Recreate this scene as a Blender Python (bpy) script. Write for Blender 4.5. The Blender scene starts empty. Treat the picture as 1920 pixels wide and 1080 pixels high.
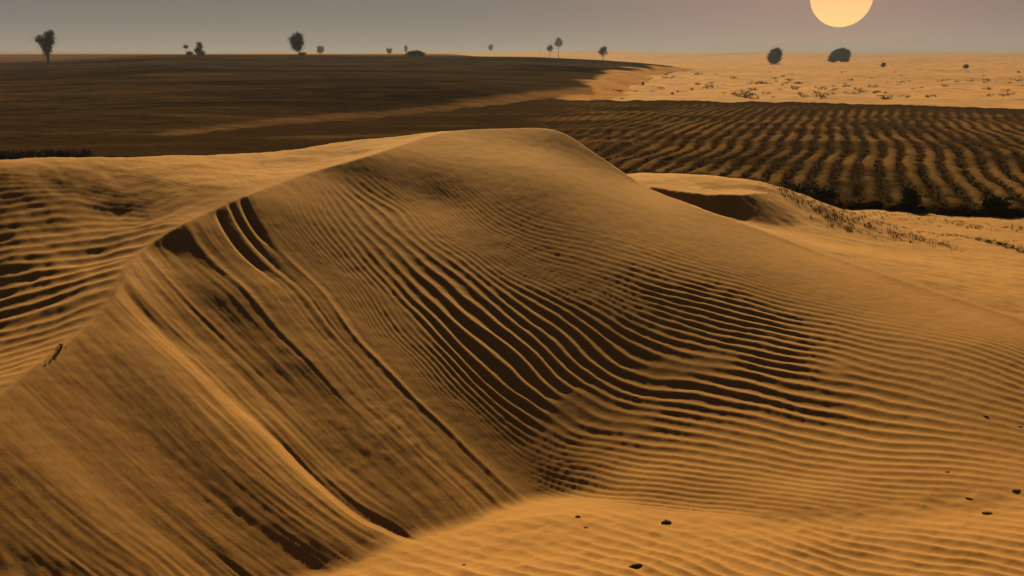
import bpy, bmesh, math, random
import numpy as np
from mathutils import Vector

SC = bpy.context.scene
COL = SC.collection
rad = math.radians
random.seed(7)

# ------------------------------------------------------------------ camera
CAM_Z = 2.5
PITCH = rad(13.25)
F = 1868.0                                   # focal length in photograph pixels (1920 wide)
cam_d = bpy.data.cameras.new('camera')
cam_d.sensor_width = 36.0
cam_d.lens = F / 1920.0 * 36.0
cam_d.clip_start = 0.05
cam_d.clip_end = 20000
cam = bpy.data.objects.new('camera', cam_d)
COL.objects.link(cam)
cam.location = (0, 0, CAM_Z)
cam.rotation_euler = (rad(90) - PITCH, 0, 0)
SC.camera = cam

# ------------------------------------------------------------------ light
SUN_EL, SUN_AZ = 27.0, 0.0                  # the light that shapes the dune comes from ahead
SUN_STRENGTH = 5.0
SUN_COL = (1.0, 0.63, 0.245)
EXPOSURE = 1.03

def set_in(node, name, v):
    if name in node.inputs:
        node.inputs[name].default_value = v

world = bpy.data.worlds.new('World')
SC.world = world
world.use_nodes = True
nt = world.node_tree
nt.nodes.clear()
wo = nt.nodes.new('ShaderNodeOutputWorld')
bg = nt.nodes.new('ShaderNodeBackground')
sky = nt.nodes.new('ShaderNodeTexSky')
sky.sky_type = 'NISHITA'
sky.sun_disc = False
sky.sun_elevation = rad(SUN_EL)
sky.sun_rotation = rad(SUN_AZ)
sky.dust_density = 8.0
sky.air_density = 1.0
# dusty evening air: brightest and warmest at the horizon, greyer and darker upwards
tc = nt.nodes.new('ShaderNodeTexCoord')
sep = nt.nodes.new('ShaderNodeSeparateXYZ')
nt.links.new(tc.outputs['Generated'], sep.inputs[0])
ramp = nt.nodes.new('ShaderNodeValToRGB')
nt.links.new(sep.outputs['Z'], ramp.inputs[0])
cr = ramp.color_ramp
SKY = [(0.0, (0.1423, 0.1198, 0.0871)), (0.010, (0.1352, 0.1159, 0.0909)), (0.028, (0.1021, 0.0908, 0.0803)),
       (0.055, (0.0712, 0.0659, 0.0633)), (0.11, (0.0418, 0.0394, 0.0397)), (0.30, (0.0172, 0.0174, 0.0191)), (1.0, (0.0085, 0.0096, 0.0116))]
while len(cr.elements) < len(SKY):
    cr.elements.new(0.5)
for e, (p, c) in zip(cr.elements, SKY):
    e.position = p
    e.color = (*c, 1)
# a soft mauve-orange glow in the air round the visible disc
_dv = Vector(((1578 - 960) / F, math.cos(PITCH) - (-8 - 540) / F * math.sin(PITCH), -math.sin(PITCH) - (-8 - 540) / F * math.cos(PITCH))).normalized()
dot = nt.nodes.new('ShaderNodeVectorMath'); dot.operation = 'DOT_PRODUCT'
nrm = nt.nodes.new('ShaderNodeVectorMath'); nrm.operation = 'NORMALIZE'
nt.links.new(tc.outputs['Generated'], nrm.inputs[0])
nt.links.new(nrm.outputs[0], dot.inputs[0])
dot.inputs[1].default_value = _dv
pw = nt.nodes.new('ShaderNodeMath'); pw.operation = 'POWER'
mx0 = nt.nodes.new('ShaderNodeMath'); mx0.operation = 'MAXIMUM'; mx0.inputs[1].default_value = 0.0
nt.links.new(dot.outputs['Value'], mx0.inputs[0])
nt.links.new(mx0.outputs[0], pw.inputs[0]); pw.inputs[1].default_value = 45.0
glow = nt.nodes.new('ShaderNodeMix'); glow.data_type = 'RGBA'; glow.blend_type = 'ADD'
gm = nt.nodes.new('ShaderNodeMath'); gm.operation = 'MULTIPLY'; gm.inputs[1].default_value = 1.0
nt.links.new(pw.outputs[0], gm.inputs[0])
nt.links.new(gm.outputs[0], glow.inputs[0])
nt.links.new(ramp.outputs[0], glow.inputs[6])
glow.inputs[7].default_value = (0.075, 0.026, 0.014, 1)
nish = nt.nodes.new('ShaderNodeMix'); nish.data_type = 'RGBA'; nish.blend_type = 'ADD'
nish.inputs[0].default_value = 0.002
nt.links.new(glow.outputs[2], nish.inputs[6])
nt.links.new(sky.outputs[0], nish.inputs[7])
nt.links.new(nish.outputs[2], bg.inputs['Color'])
bg.inputs['Strength'].default_value = 1.0
nt.links.new(bg.outputs[0], wo.inputs['Surface'])

sun_d = bpy.data.lights.new('sunlight', 'SUN')
sun_d.energy = SUN_STRENGTH
sun_d.angle = rad(1.0)
sun_d.color = SUN_COL
sun_l = bpy.data.objects.new('sunlight', sun_d)
COL.objects.link(sun_l)
_s = Vector((math.sin(rad(SUN_AZ)) * math.cos(rad(SUN_EL)), math.cos(rad(SUN_AZ)) * math.cos(rad(SUN_EL)), math.sin(rad(SUN_EL))))
sun_l.rotation_euler = (-_s).to_track_quat('-Z', 'Y').to_euler()

SC.view_settings.view_transform = 'Standard'
SC.view_settings.look = 'None'
SC.view_settings.gamma = 1
SC.view_settings.use_curve_mapping = False
SC.view_settings.exposure = EXPOSURE
SC.render.engine = 'CYCLES'
SC.cycles.max_bounces = 5
SC.cycles.diffuse_bounces = 2
SC.cycles.volume_bounces = 0
SC.cycles.use_denoising = True

# ------------------------------------------------------------------ measuring helpers
CP, SP = math.cos(PITCH), math.sin(PITCH)

def ray(px, py):
    u, v = (px - 960) / F, (py - 540) / F
    return np.array([u, CP - v * SP, -SP - v * CP])

def at(px, py, D):
    """point seen at a photograph pixel, lying D metres below the camera"""
    d = ray(px, py)
    t = D / -d[2]
    return np.array([d[0] * t, d[1] * t, CAM_Z - D])

def at_range(px, py, y):
    d = ray(px, py)
    t = y / d[1]
    return np.array([d[0] * t, y, CAM_Z + d[2] * t])

def smooth(a, b, x):
    t = np.clip((x - a) / (b - a), 0, 1)
    return t * t * (3 - 2 * t)

def smax(a, b, k):
    h = np.clip(0.5 + 0.5 * (a - b) / k, 0, 1)
    return b * (1 - h) + a * h + k * h * (1 - h)

def smin(a, b, k):
    return -smax(-a, -b, k)

_rng = np.random.RandomState(3)
_perm = _rng.permutation(512)
_ga = _rng.rand(512) * 2 * np.pi
_gx, _gy = np.cos(_ga), np.sin(_ga)

def perlin(x, y, seed=0):
    x = np.asarray(x, float) + seed * 17.31
    y = np.asarray(y, float) + seed * 9.73
    xi, yi = np.floor(x).astype(int), np.floor(y).astype(int)
    xf, yf = x - xi, y - yi
    u, v = xf**3 * (xf * (xf * 6 - 15) + 10), yf**3 * (yf * (yf * 6 - 15) + 10)
    def g(i, j):
        h = _perm[(_perm[(xi + i) & 511] + yi + j) & 511]
        return _gx[h] * (xf - i) + _gy[h] * (yf - j)
    a = g(0, 0) * (1 - u) + g(1, 0) * u
    b = g(0, 1) * (1 - u) + g(1, 1) * u
    return (a * (1 - v) + b * v) * 1.5

def fbm(x, y, seed=0, n=3):
    s, a = 0, 1.0
    for k in range(n):
        s = s + a * perlin(x * 2**k, y * 2**k, seed + k * 5)
        a *= 0.5
    return s

class TPS:
    """thin-plate surface through scattered points"""
    def __init__(self, P, v, lam=1e-4):
        P = np.asarray(P, float); v = np.asarray(v, float)
        self.P = P
        n = len(P)
        K = self.k(np.hypot(P[:, None, 0] - P[None, :, 0], P[:, None, 1] - P[None, :, 1]))
        A = np.zeros((n + 3, n + 3))
        A[:n, :n] = K + lam * np.eye(n)
        A[:n, n] = 1; A[:n, n + 1:] = P
        A[n:, :n] = A[:n, n:].T
        self.w = np.linalg.solve(A, np.concatenate([v, np.zeros(3)]))
    @staticmethod
    def k(r):
        return r * r * np.log(r + 1e-9)
    def __call__(self, x, y):
        x = np.asarray(x, float); y = np.asarray(y, float)
        sh = x.shape
        x, y = x.ravel(), y.ravel()
        o = self.w[-3] + self.w[-2] * x + self.w[-1] * y
        for (a, b), w in zip(self.P, self.w):
            r2 = (x - a)**2 + (y - b)**2 + 1e-12
            o += (0.5 * w) * r2 * np.log(r2)
        return o.reshape(sh)

def polyline_dist(x, y, P, zc=None):
    """signed distance to a polyline (positive to the right of its direction), and the value at the nearest point"""
    sh = x.shape
    x, y = x.ravel(), y.ravel()
    best = np.full(x.shape, 1e9); sgn = np.ones(x.shape); val = np.zeros(x.shape)
    for i in range(len(P) - 1):
        a, b = P[i], P[i + 1]
        dx, dy = b[0] - a[0], b[1] - a[1]
        L2 = dx * dx + dy * dy
        t0 = ((x - a[0]) * dx + (y - a[1]) * dy) / L2
        t = np.clip(t0, 0, 1)
        ex, ey = x - a[0] - t * dx, y - a[1] - t * dy
        d = ex * ex + ey * ey
        m = d < best
        best[m] = d[m]
        sgn[m] = np.where((dy * ex - dx * ey)[m] >= 0, 1, -1)
        if zc is not None:
            val[m] = (zc[i] * (1 - t) + zc[i + 1] * t)[m]
    return (np.sqrt(best) * sgn).reshape(sh), val.reshape(sh)

def resample(P, n):
    """Catmull-Rom through 3-D points"""
    P = np.asarray(P, float)
    Q = np.vstack([2 * P[0] - P[1], P, 2 * P[-1] - P[-2]])
    out = []
    for i in range(1, len(Q) - 2):
        p0, p1, p2, p3 = Q[i - 1], Q[i], Q[i + 1], Q[i + 2]
        for t in np.linspace(0, 1, n, endpoint=False):
            out.append(0.5 * ((2 * p1) + (-p0 + p2) * t + (2 * p0 - 5 * p1 + 4 * p2 - p3) * t * t + (-p0 + 3 * p1 - 3 * p2 + p3) * t**3))
    out.append(P[-1])
    return np.array(out)

# ------------------------------------------------------------------ materials
def new_mat(name):
    m = bpy.data.materials.new(name)
    m.use_nodes = True
    n = m.node_tree.nodes
    return m, m.node_tree, n['Principled BSDF']

ALBEDO = 0.70

def mixc(nt, fac, a, b, blend='MIX'):
    m = nt.nodes.new('ShaderNodeMix'); m.data_type = 'RGBA'; m.blend_type = blend
    for i, v in ((0, fac), (6, a), (7, b)):
        if isinstance(v, (int, float)):
            m.inputs[i].default_value = v
        elif isinstance(v, tuple):
            m.inputs[i].default_value = (v[0] * ALBEDO, v[1] * ALBEDO, v[2] * ALBEDO, 1)
        else:
            nt.links.new(v, m.inputs[i])
    return m.outputs[2]

def noise(nt, scale, detail=3, rough=0.55, vec=None, dist=0.0):
    n = nt.nodes.new('ShaderNodeTexNoise')
    n.inputs['Scale'].default_value = scale
    n.inputs['Detail'].default_value = detail
    n.inputs['Roughness'].default_value = rough
    n.inputs['Distortion'].default_value = dist
    if vec is not None:
        nt.links.new(vec, n.inputs['Vector'])
    return n.outputs['Fac']

def maprange(nt, v, a, b, c=0.0, d=1.0):
    n = nt.nodes.new('ShaderNodeMapRange')
    nt.links.new(v, n.inputs[0])
    for i, x in enumerate((a, b, c, d)):
        n.inputs[i + 1].default_value = x
    return n.outputs[0]

def objvec(nt, scale=(1, 1, 1), rot=(0, 0, 0)):
    t = nt.nodes.new('ShaderNodeTexCoord')
    m = nt.nodes.new('ShaderNodeMapping')
    m.inputs['Scale'].default_value = scale
    m.inputs['Rotation'].default_value = rot
    nt.links.new(t.outputs['Object'], m.inputs[0])
    return m.outputs[0]

def attr(nt, name):
    a = nt.nodes.new('ShaderNodeAttribute')
    a.attribute_name = name
    return a.outputs['Fac']

def bump(nt, bsdf, h, strength, dist):
    b = nt.nodes.new('ShaderNodeBump')
    b.inputs['Strength'].default_value = strength
    b.inputs['Distance'].default_value = dist
    nt.links.new(h, b.inputs['Height'])
    nt.links.new(b.outputs[0], bsdf.inputs['Normal'])

SAND_A, SAND_B = (0.470, 0.285, 0.104), (0.375, 0.226, 0.084)

def sand_material(name, a=SAND_A, b=SAND_B, grain=True):
    m, t, bs = new_mat(name)
    v = objvec(t)
    big = noise(t, 0.9, 4, 0.6, v)
    c = mixc(t, maprange(t, big, 0.3, 0.7), a, b)
    mid = noise(t, 9.0, 4, 0.6, v)
    c = mixc(t, maprange(t, mid, 0.25, 0.75, 0.0, 0.35), c, (0.300, 0.180, 0.080))
    fine = noise(t, 260.0, 2, 0.6, v)
    c = mixc(t, maprange(t, fine, 0.35, 0.7, 0.0, 0.30), c, (0.230, 0.135, 0.060))
    t.links.new(c, bs.inputs['Base Color'])
    set_in(bs, 'Roughness', 0.95)
    set_in(bs, 'Specular IOR Level', 0.07)      # grains glint towards a low sun
    if grain:
        h = noise(t, 120.0, 4, 0.7, v)
        bump(t, bs, h, 0.35, 0.004)
    return m

M_SAND = sand_material('dune_sand')

def soil_material():
    """tilled ground: dark furrow earth and dry sandy ridges, by the row attribute laid down with the furrows"""
    m, t, bs = new_mat('tilled_soil')
    v = objvec(t)
    row = attr(t, 'row')
    n1 = noise(t, 0.35, 4, 0.6, v)
    n2 = noise(t, 3.0, 4, 0.65, v)
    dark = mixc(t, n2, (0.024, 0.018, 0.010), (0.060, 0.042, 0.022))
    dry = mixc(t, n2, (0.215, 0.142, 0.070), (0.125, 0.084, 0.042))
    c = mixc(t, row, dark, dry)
    t.links.new(c, bs.inputs['Base Color'])
    set_in(bs, 'Roughness', 1.0); set_in(bs, 'Specular IOR Level', 0.0)
    bump(t, bs, noise(t, 14.0, 4, 0.7, v), 0.6, 0.05)
    return m

M_SOIL = soil_material()

def hillside_material():
    m, t, bs = new_mat('dark_hillside_earth')
    v = objvec(t, (0.022, 0.055, 0.1), (0, 0, rad(4)))
    n1 = noise(t, 1.0, 5, 0.62, v, 0.6)
    n2 = noise(t, 0.9, 4, 0.6, objvec(t))
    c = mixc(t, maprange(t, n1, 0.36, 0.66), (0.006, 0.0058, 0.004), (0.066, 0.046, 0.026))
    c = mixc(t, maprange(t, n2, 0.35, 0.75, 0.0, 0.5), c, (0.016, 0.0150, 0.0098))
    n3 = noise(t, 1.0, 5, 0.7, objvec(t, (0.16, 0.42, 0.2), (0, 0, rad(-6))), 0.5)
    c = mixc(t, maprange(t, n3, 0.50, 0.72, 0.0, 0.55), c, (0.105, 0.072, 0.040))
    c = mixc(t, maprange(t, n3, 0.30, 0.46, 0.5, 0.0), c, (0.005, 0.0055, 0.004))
    d = attr(t, 'dry')
    c = mixc(t, d, c, (0.46, 0.295, 0.150))
    t.links.new(c, bs.inputs['Base Color'])
    set_in(bs, 'Roughness', 1.0); set_in(bs, 'Specular IOR Level', 0.0)
    bump(t, bs, n2, 0.9, 0.45)
    return m

M_HILL = hillside_material()

def plain_material():
    m, t, bs = new_mat('far_sand')
    v = objvec(t, (0.02, 0.05, 0.05))
    n1 = noise(t, 1.0, 5, 0.6, v)
    n2 = noise(t, 0.6, 5, 0.65, objvec(t))
    c = mixc(t, maprange(t, n1, 0.35, 0.68), (0.560, 0.350, 0.185), (0.380, 0.250, 0.135))
    c = mixc(t, maprange(t, n2, 0.42, 0.66, 0.0, 0.75), c, (0.210, 0.145, 0.080))
    t.links.new(c, bs.inputs['Base Color'])
    set_in(bs, 'Roughness', 1.0); set_in(bs, 'Specular IOR Level', 0.03)
    bump(t, bs, n2, 0.5, 0.3)
    return m

M_PLAIN = plain_material()

def flat_mat(name, a, b, scale=4.0, rough=0.9, bumpd=0.0):
    m, t, bs = new_mat(name)
    v = objvec(t)
    n = noise(t, scale, 4, 0.6, v)
    t.links.new(mixc(t, n, a, b), bs.inputs['Base Color'])
    set_in(bs, 'Roughness', rough); set_in(bs, 'Specular IOR Level', 0.05)
    if bumpd:
        bump(t, bs, n, 0.6, bumpd)
    return m

M_LEAF = flat_mat('acacia_leaf', (0.030, 0.042, 0.016), (0.055, 0.066, 0.026), 2.0)
M_LEAF_DRY = flat_mat('dry_leaf', (0.110, 0.082, 0.040), (0.185, 0.125, 0.060), 3.0)
M_LEAF_GREEN = flat_mat('field_weed_leaf', (0.040, 0.060, 0.016), (0.070, 0.080, 0.024), 3.0)
M_BARK = flat_mat('bark', (0.055, 0.038, 0.024), (0.095, 0.066, 0.040), 6.0, 0.95, 0.02)
M_STONE = flat_mat('dark_stone', (0.050, 0.038, 0.028), (0.120, 0.085, 0.055), 25.0, 0.85, 0.004)
M_CLOD = flat_mat('earth_clod', (0.170, 0.110, 0.050), (0.300, 0.190, 0.080), 20.0, 1.0, 0.006)
M_LITTER = flat_mat('plant_litter', (0.045, 0.040, 0.022), (0.110, 0.080, 0.040), 6.0)

# ------------------------------------------------------------------ object helpers
def tag(o, label=None, cat=None, group=None, kind=None):
    if label: o['label'] = label
    if cat: o['category'] = cat
    if group: o['group'] = group
    if kind: o['kind'] = kind
    return o

def link_mesh(name, me, mat, parent=None, loc=(0, 0, 0)):
    o = bpy.data.objects.new(name, me)
    if mat is not None and len(me.materials) == 0:
        me.materials.append(mat)
    COL.objects.link(o)
    o.location = loc
    if parent is not None:
        o.parent = parent
    return o

def grid_mesh(name, X, Y, Z, mat, attrs=None, keep=None, shade=True):
    """a terrain sheet from 2-D arrays of coordinates"""
    n, k = X.shape
    idx = np.arange(n * k).reshape(n, k)
    q = np.stack([idx[:-1, :-1], idx[:-1, 1:], idx[1:, 1:], idx[1:, :-1]], -1).reshape(-1, 4)
    co = np.stack([X, Y, Z], -1).reshape(-1, 3)
    if keep is not None:
        kv = keep.ravel()
        q = q[kv[q].all(axis=1)]
        used = np.zeros(n * k, bool); used[q.ravel()] = True
        remap = np.cumsum(used) - 1
        q = remap[q]
        co = co[used]
    else:
        used = None
    me = bpy.data.meshes.new(name)
    me.vertices.add(len(co)); me.vertices.foreach_set('co', co.astype(np.float32).ravel())
    me.loops.add(q.size); me.loops.foreach_set('vertex_index', q.astype(np.int32).ravel())
    me.polygons.add(len(q)); me.polygons.foreach_set('loop_start', np.arange(0, q.size, 4, dtype=np.int32))
    if shade:
        me.polygons.foreach_set('use_smooth', np.ones(len(q), bool))
    for an, av in (attrs or {}).items():
        a = me.attributes.new(an, 'FLOAT', 'POINT')
        vv = av.ravel()
        if used is not None: vv = vv[used]
        a.data.foreach_set('value', vv.astype(np.float32))
    me.update(calc_edges=True)
    me.validate()
    return link_mesh(name, me, mat)

def polar(az0, az1, daz, r0, r1, ratio):
    az = np.radians(np.arange(az0, az1 + daz, daz)) if np.isscalar(daz) else np.radians(daz)
    r = r0 * np.exp(np.arange(0, math.log(r1 / r0) + ratio, ratio))
    R, A = np.meshgrid(r, az, indexing='ij')
    return R * np.sin(A), R * np.cos(A), R, A

# ================================================================== THE DUNE
CREST_PX = [(-420, 1090, 1.93), (-200, 905, 1.775), (-80, 810, 1.675), (0, 745, 1.615), (60, 692, 1.56), (150, 625, 1.485), (205, 572, 1.41), (222, 545, 1.365), (240, 505, 1.30), (278, 462, 1.225),
            (345, 420, 1.12), (400, 395, 1.07), (470, 366, 1.00), (540, 338, 0.945), (600, 318, 0.90), (700, 290, 0.82), (800, 258, 0.745),
            (870, 244, 0.71), (1000, 240, 0.70), (1058, 250, 0.745), (1120, 290, 0.93), (1180, 331, 1.13), (1215, 352, 1.22), (1300, 386, 1.34), (1400, 418, 1.465),
            (1500, 452, 1.59), (1600, 486, 1.69), (1750, 535, 1.80), (1920, 590, 1.90), (2150, 660, 2.02), (2500, 760, 2.2)]
crest = resample([at(*c) for c in CREST_PX], 5)
cr_xy, cr_z = crest[:, :2], crest[:, 2]
i_peak = 5 * 19

# --- the bowl inside the horns: brink, slip face along its flow lines, and the rippled hollow
def descend(px, y0, d0, steps):
    """a profile coming down from the crest towards the camera: (pixel row, slope) pairs"""
    out = []
    d = ray(px, y0); t = d0 / -d[2]; yy, D = d[1] * t, d0
    for py, sl in steps:
        d = ray(px, py); k_ = -d[2] / d[1]
        yn = (D + sl * yy) / (k_ + sl)
        D, yy = k_ * yn, yn
        out.append((px, py, D))
    return out
FPX = descend(1000, 241, .735, [(275, .12), (310, .20), (350, .30), (400, .37)]) + descend(1200, 343, 1.19, [(400, .10), (480, .24), (560, .36), (640, .40), (720, .40), (800, .36), (870, .27), (930, .14)])
FPX += descend(1500, 452, 1.59, [(520, .12), (600, .22), (700, .27), (800, .26), (900, .16), (950, .06)])
FPX += descend(1850, 567, 1.863, [(650, .10), (750, .19), (850, .18), (930, .08)])
FP = [at(*c) for c in FPX]
# flow lines of the slip face: brink pixel and depth, toe pixel and depth
TOE_D = 2.36
for c0, c1 in [((640, 307, .875), (1000, 895, 2.32)), ((520, 346, .958), (960, 940, TOE_D)), ((402, 395, 1.07), (890, 972, TOE_D)), ((320, 435, 1.145), (850, 986, TOE_D)),
               ((278, 462, 1.21), (790, 1004, TOE_D)), ((222, 545, 1.375), (738, 1012, 2.35)), ((760, 270, .80), (1020, 880, 2.295))]:
    p0, p1 = at(*c0), at(*c1)
    for f in ((.25, .5, .75, 1.0, 1.35, 1.7) if c0[0] < 600 else (.3, .55, .8, 1.0, 1.15)):
        g_ = p0 * (1 - f) + p1 * f
        if c0[0] >= 600:
            g_[2] += math.sin(math.pi * min(f, 1)) * (0.04 if c0[0] < 700 else .11 if c0[0] < 800 else .12)
        FP.append(g_)
for k in (0, 4, 8, 12, 16, 20, 25, 29):
    for d_ in (.35, .7, 1.05, 1.4, 1.75):
        p = crest[k]
        g_ = np.array([p[0] + .83 * d_, p[1] - .555 * d_, p[2] - (.455 if k > 22 else .485) * d_ + .02 * math.sin(d_ * 2.2)])
        if g_[2] > .02:
            FP.append(g_)
for p in list(crest[::3]) + list(crest[70:115:2]):
    if min(np.hypot(p[0] - q_[0], p[1] - q_[1]) for q_ in FP) > 0.02:
        FP.append(p)
FP += [np.array(p) for p in [(5.5, 6.2, .52), (7, 5, .55)]]
FP = np.array(FP)
FLOOR = TPS(FP[:, :2], FP[:, 2], 2e-2)
_fx2 = cr_z - FLOOR(cr_xy[:, 0], cr_xy[:, 1])
# --- the sunlit foreground falls gently away from the camera to the foot of the dune
GPX = [(600, 1070, 2.35), (740, 1014, 2.36), (850, 988, 2.365), (960, 955, 2.355), (1100, 955, 2.325), (1200, 940, 2.345), (1500, 948, 2.325), (1850, 935, 2.24),
       (1000, 1080, 2.21), (700, 1090, 2.29), (1500, 1080, 2.235), (1920, 1080, 2.17), (1300, 1010, 2.28), (400, 1130, 2.33)]
GP = [at(*c) for c in GPX] + [np.array(p) for p in [(0, 3.0, .42), (-1.0, 3.0, .3), (1.5, 3.0, .42), (3, 3, .45), (0, 1.5, .6), (-2, 1.5, .3), (3, 1, .7), (5, 4, .5), (0, 7.0, -.45), (-2, 6.5, -.6), (2, 7, -.2), (-3.0, 5, -.4), (-2.2, 3.4, -.1), (4.5, 6.5, .1), (7, 5.5, .35)]]
GP = np.array(GP)
FORE = TPS(GP[:, :2], GP[:, 2], 2e-3)

# --- the windward side and what lies behind
WPX = [(0, 305, .81), (100, 301, .805), (200, 297, .81), (420, 291, .85), (600, 275, .825), (730, 259, .79), (800, 251, .765),
       (0, 400, 1.087), (0, 500, 1.338), (0, 600, 1.54), (0, 690, 1.61), (100, 560, 1.44), (-300, 420, 1.16), (-300, 600, 1.59), (-300, 800, 1.72), (-300, 310, .86), (-700, 420, 1.4), (-700, 320, 1.0),
       (200, 400, 1.115), (200, 480, 1.30), (120, 450, 1.23), (350, 350, .965), (500, 315, .92), (640, 290, .855), (250, 340, .942),
       (1180, 327, 1.50), (1300, 329, 1.50), (1440, 343, 1.58), (1260, 374, 1.61), (1330, 392, 1.67), (1440, 402, 1.76),
       (1500, 432, 1.87), (1600, 440, 2.01), (1700, 482, 2.01), (1920, 520, 2.08), (1920, 440, 2.43), (1600, 404, 2.39), (1750, 430, 2.40), (2200, 520, 2.35)]
WP = [at(*c) for c in WPX]
WP += [np.array(p) for p in [(-4, 12, 1.2), (-1, 12.5, .9), (-8, 12, 1.0), (-6, 16, .1), (-2, 16, .1), (2, 16.5, 0), (8, 16, .02), (5, 14.5, .08), (-10, 19, -.15), (0, 20, -.15), (6, 20, -.12),
                             (.2, 11, 1.35), (.9, 11, .95), (-.6, 10.6, 1.5), (2, 14.5, .55), (3.2, 14.5, .35), (11, 15, 0), (10, 10, .15), (9, 7, .3), (12, 22, -.1), (-5, 23, -.2), (-14, 14, .6)]]
for c in [(-300, 310, .86), (0, 305, .81), (100, 301, .805), (200, 297, .81), (420, 291, .85), (600, 275, .825), (730, 259, .79)]:
    p = at(*c)                                # just behind the brow the ground falls away
    WP += [p + np.array([0, .7, -.09]), p + np.array([0, 1.7, -.38])]
for p in crest[::4]:
    WP.append(p)
WP = np.array(WP)
WIND = TPS(WP[:, :2], WP[:, 2], 1e-3)
_wc = WIND(cr_xy[:, 0], cr_xy[:, 1])
cr_fix = cr_z - _wc

# --- the little dune behind the right horn
LIP_PX = [(1195, 345, 1.44), (1240, 353, 1.47), (1330, 363, 1.50), (1400, 364, 1.53), (1440, 362, 1.58), (1480, 374, 1.72), (1530, 398, 1.98), (1570, 412, 2.40)]
lip = resample([at(*c) for c in LIP_PX], 4)
SLIP = 0.625

def base_height(x, y, full=False):
    d, _ = polyline_dist(x, y, cr_xy)
    _, fx = polyline_dist(x, y, cr_xy, cr_fix)
    w = WIND(x, y) + fx * np.exp(-np.abs(d) / 0.5)
    dl, zl = polyline_dist(x, y, lip[:, :2], lip[:, 2])
    b = np.where(dl > 0, zl - 0.60 * dl, zl - 0.03 * np.abs(dl) - 0.12 * np.maximum(np.abs(dl) - 1.0, 0))
    w2 = smax(w, np.where((dl > -3.0), b, -9), 0.03)
    w = np.where(x > 1.3, w2 * smooth(1.3, 1.6, x) + w * (1 - smooth(1.3, 1.6, x)), w)
    fl = FLOOR(x, y)
    _, fx2 = polyline_dist(x, y, cr_xy, _fx2)
    fl = fl + fx2 * np.exp(-np.abs(d) / 0.4)
    slip = FORE(x, y)
    slip, fl = fl, slip
    ins = smax(slip, fl, 0.035 + 0.07 * smooth(0.2, 1.4, x))
    z = np.where(d > 0, ins, w)
    z = z - 0.045 * np.exp(-(d / 0.33)**2) * smooth(1.4, 3.2, x)      # the right horn has no sharp brink
    if full:
        return z, d, slip - fl, dl
    return z

def on_dune(px, py, t0=3.0, t1=16.0):
    """where the line of sight through a pixel meets the dune"""
    r = ray(px, py)
    t = np.linspace(t0, t1, 500)
    x, y, z = r[0] * t, r[1] * t, CAM_Z + r[2] * t
    h = base_height(x, y)
    k = np.argmax(z < h)
    if not (z < h).any():
        k = len(t) - 1
    return np.array([x[k], y[k], h[k]])

# --- ripple lines of the bowl and avalanche streaks of the slip face share one set of curves
LINES = {
    -12: [(1000, 330), (1200, 400), (1500, 500), (1850, 585)],
    0: [(930, 410), (1000, 440), (1100, 465), (1200, 492), (1400, 548), (1600, 592), (1850, 640)],
    5: [(900, 440), (1000, 490), (1100, 525), (1200, 560), (1400, 612), (1650, 665), (1850, 710)],
    9: [(900, 470), (1000, 525), (1100, 570), (1200, 620), (1400, 680), (1650, 735), (1850, 780)],
    13: [(760, 400), (860, 490), (900, 522), (1000, 603), (1100, 682), (1150, 714), (1200, 742), (1300, 765), (1450, 790), (1650, 830), (1850, 850)],
    15: [(640, 350), (700, 405), (782, 480), (890, 569), (940, 612), (1000, 662), (1090, 740), (1150, 766), (1240, 788)],
    17: [(690, 452), (765, 530), (868, 635), (940, 703), (1000, 752), (1040, 785), (1080, 812), (1150, 822), (1240, 836), (1400, 862), (1650, 895), (1850, 910)],
    20: [(590, 400), (700, 530), (845, 697), (930, 780), (1005, 836), (1045, 853), (1115, 862), (1240, 885), (1400, 905)],
    23: [(555, 410), (700, 580), (800, 695), (900, 795), (985, 867), (1020, 886), (1100, 902), (1200, 920), (1400, 940)],
    27: [(510, 410), (700, 640), (796, 742), (900, 838), (970, 904), (1010, 926), (1080, 942)],
    33: [(460, 410), (540, 505), (640, 620), (760, 745), (880, 862), (945, 925)],
    40: [(402, 400), (520, 535), (640, 672), (780, 815), (890, 915), (925, 950)],
    50: [(320, 448), (430, 565), (560, 700), (700, 835), (820, 950), (850, 982)],
    60: [(224, 560), (310, 645), (430, 760), (560, 885), (680, 985), (735, 1008)],
    75: [(80, 700), (170, 785), (300, 905), (420, 1005), (500, 1070)],
    92: [(-60, 810), (60, 915), (200, 1035), (260, 1075)],
}
lp, lv = [], []
for val, pts in LINES.items():
    for p in pts:
        q = on_dune(*p)
        lp.append(q[:2]); lv.append(val)
PHI = TPS(lp, lv, 2e-3)

LEFT = {
    0: [(-150, 640), (0, 622), (100, 602), (170, 580)],
    5: [(-150, 535), (0, 521), (120, 500), (240, 474)],
    10: [(-150, 438), (0, 432), (120, 420), (260, 412), (330, 404)],
    14: [(-100, 372), (0, 371), (150, 368), (280, 382), (380, 388)],
    18: [(0, 335), (120, 336), (230, 350), (330, 375), (420, 380)],
    24: [(120, 312), (220, 312), (310, 335), (380, 356), (440, 372)],
    31: [(300, 300), (390, 322), (460, 350)],
}
qp, qv = [], []
for val, pts in LEFT.items():
    for p in pts:
        q = on_dune(*p)
        qp.append(q[:2]); qv.append(val)
PHI2 = TPS(qp, qv, 5e-3)

toe_line = np.array([on_dune(*p)[:2] for p in [(300, 1120), (560, 1085), (740, 1016), (900, 984), (1000, 960), (1200, 956), (1500, 945), (1700, 925), (1900, 900)]])
f0, f1 = on_dune(1500, 1020), on_dune(1660, 1058)
_fd = (f1 - f0)[:2] / np.linalg.norm((f1 - f0)[:2])
FN = np.array([-_fd[1], _fd[0]])              # across the foreground ripples

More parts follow.
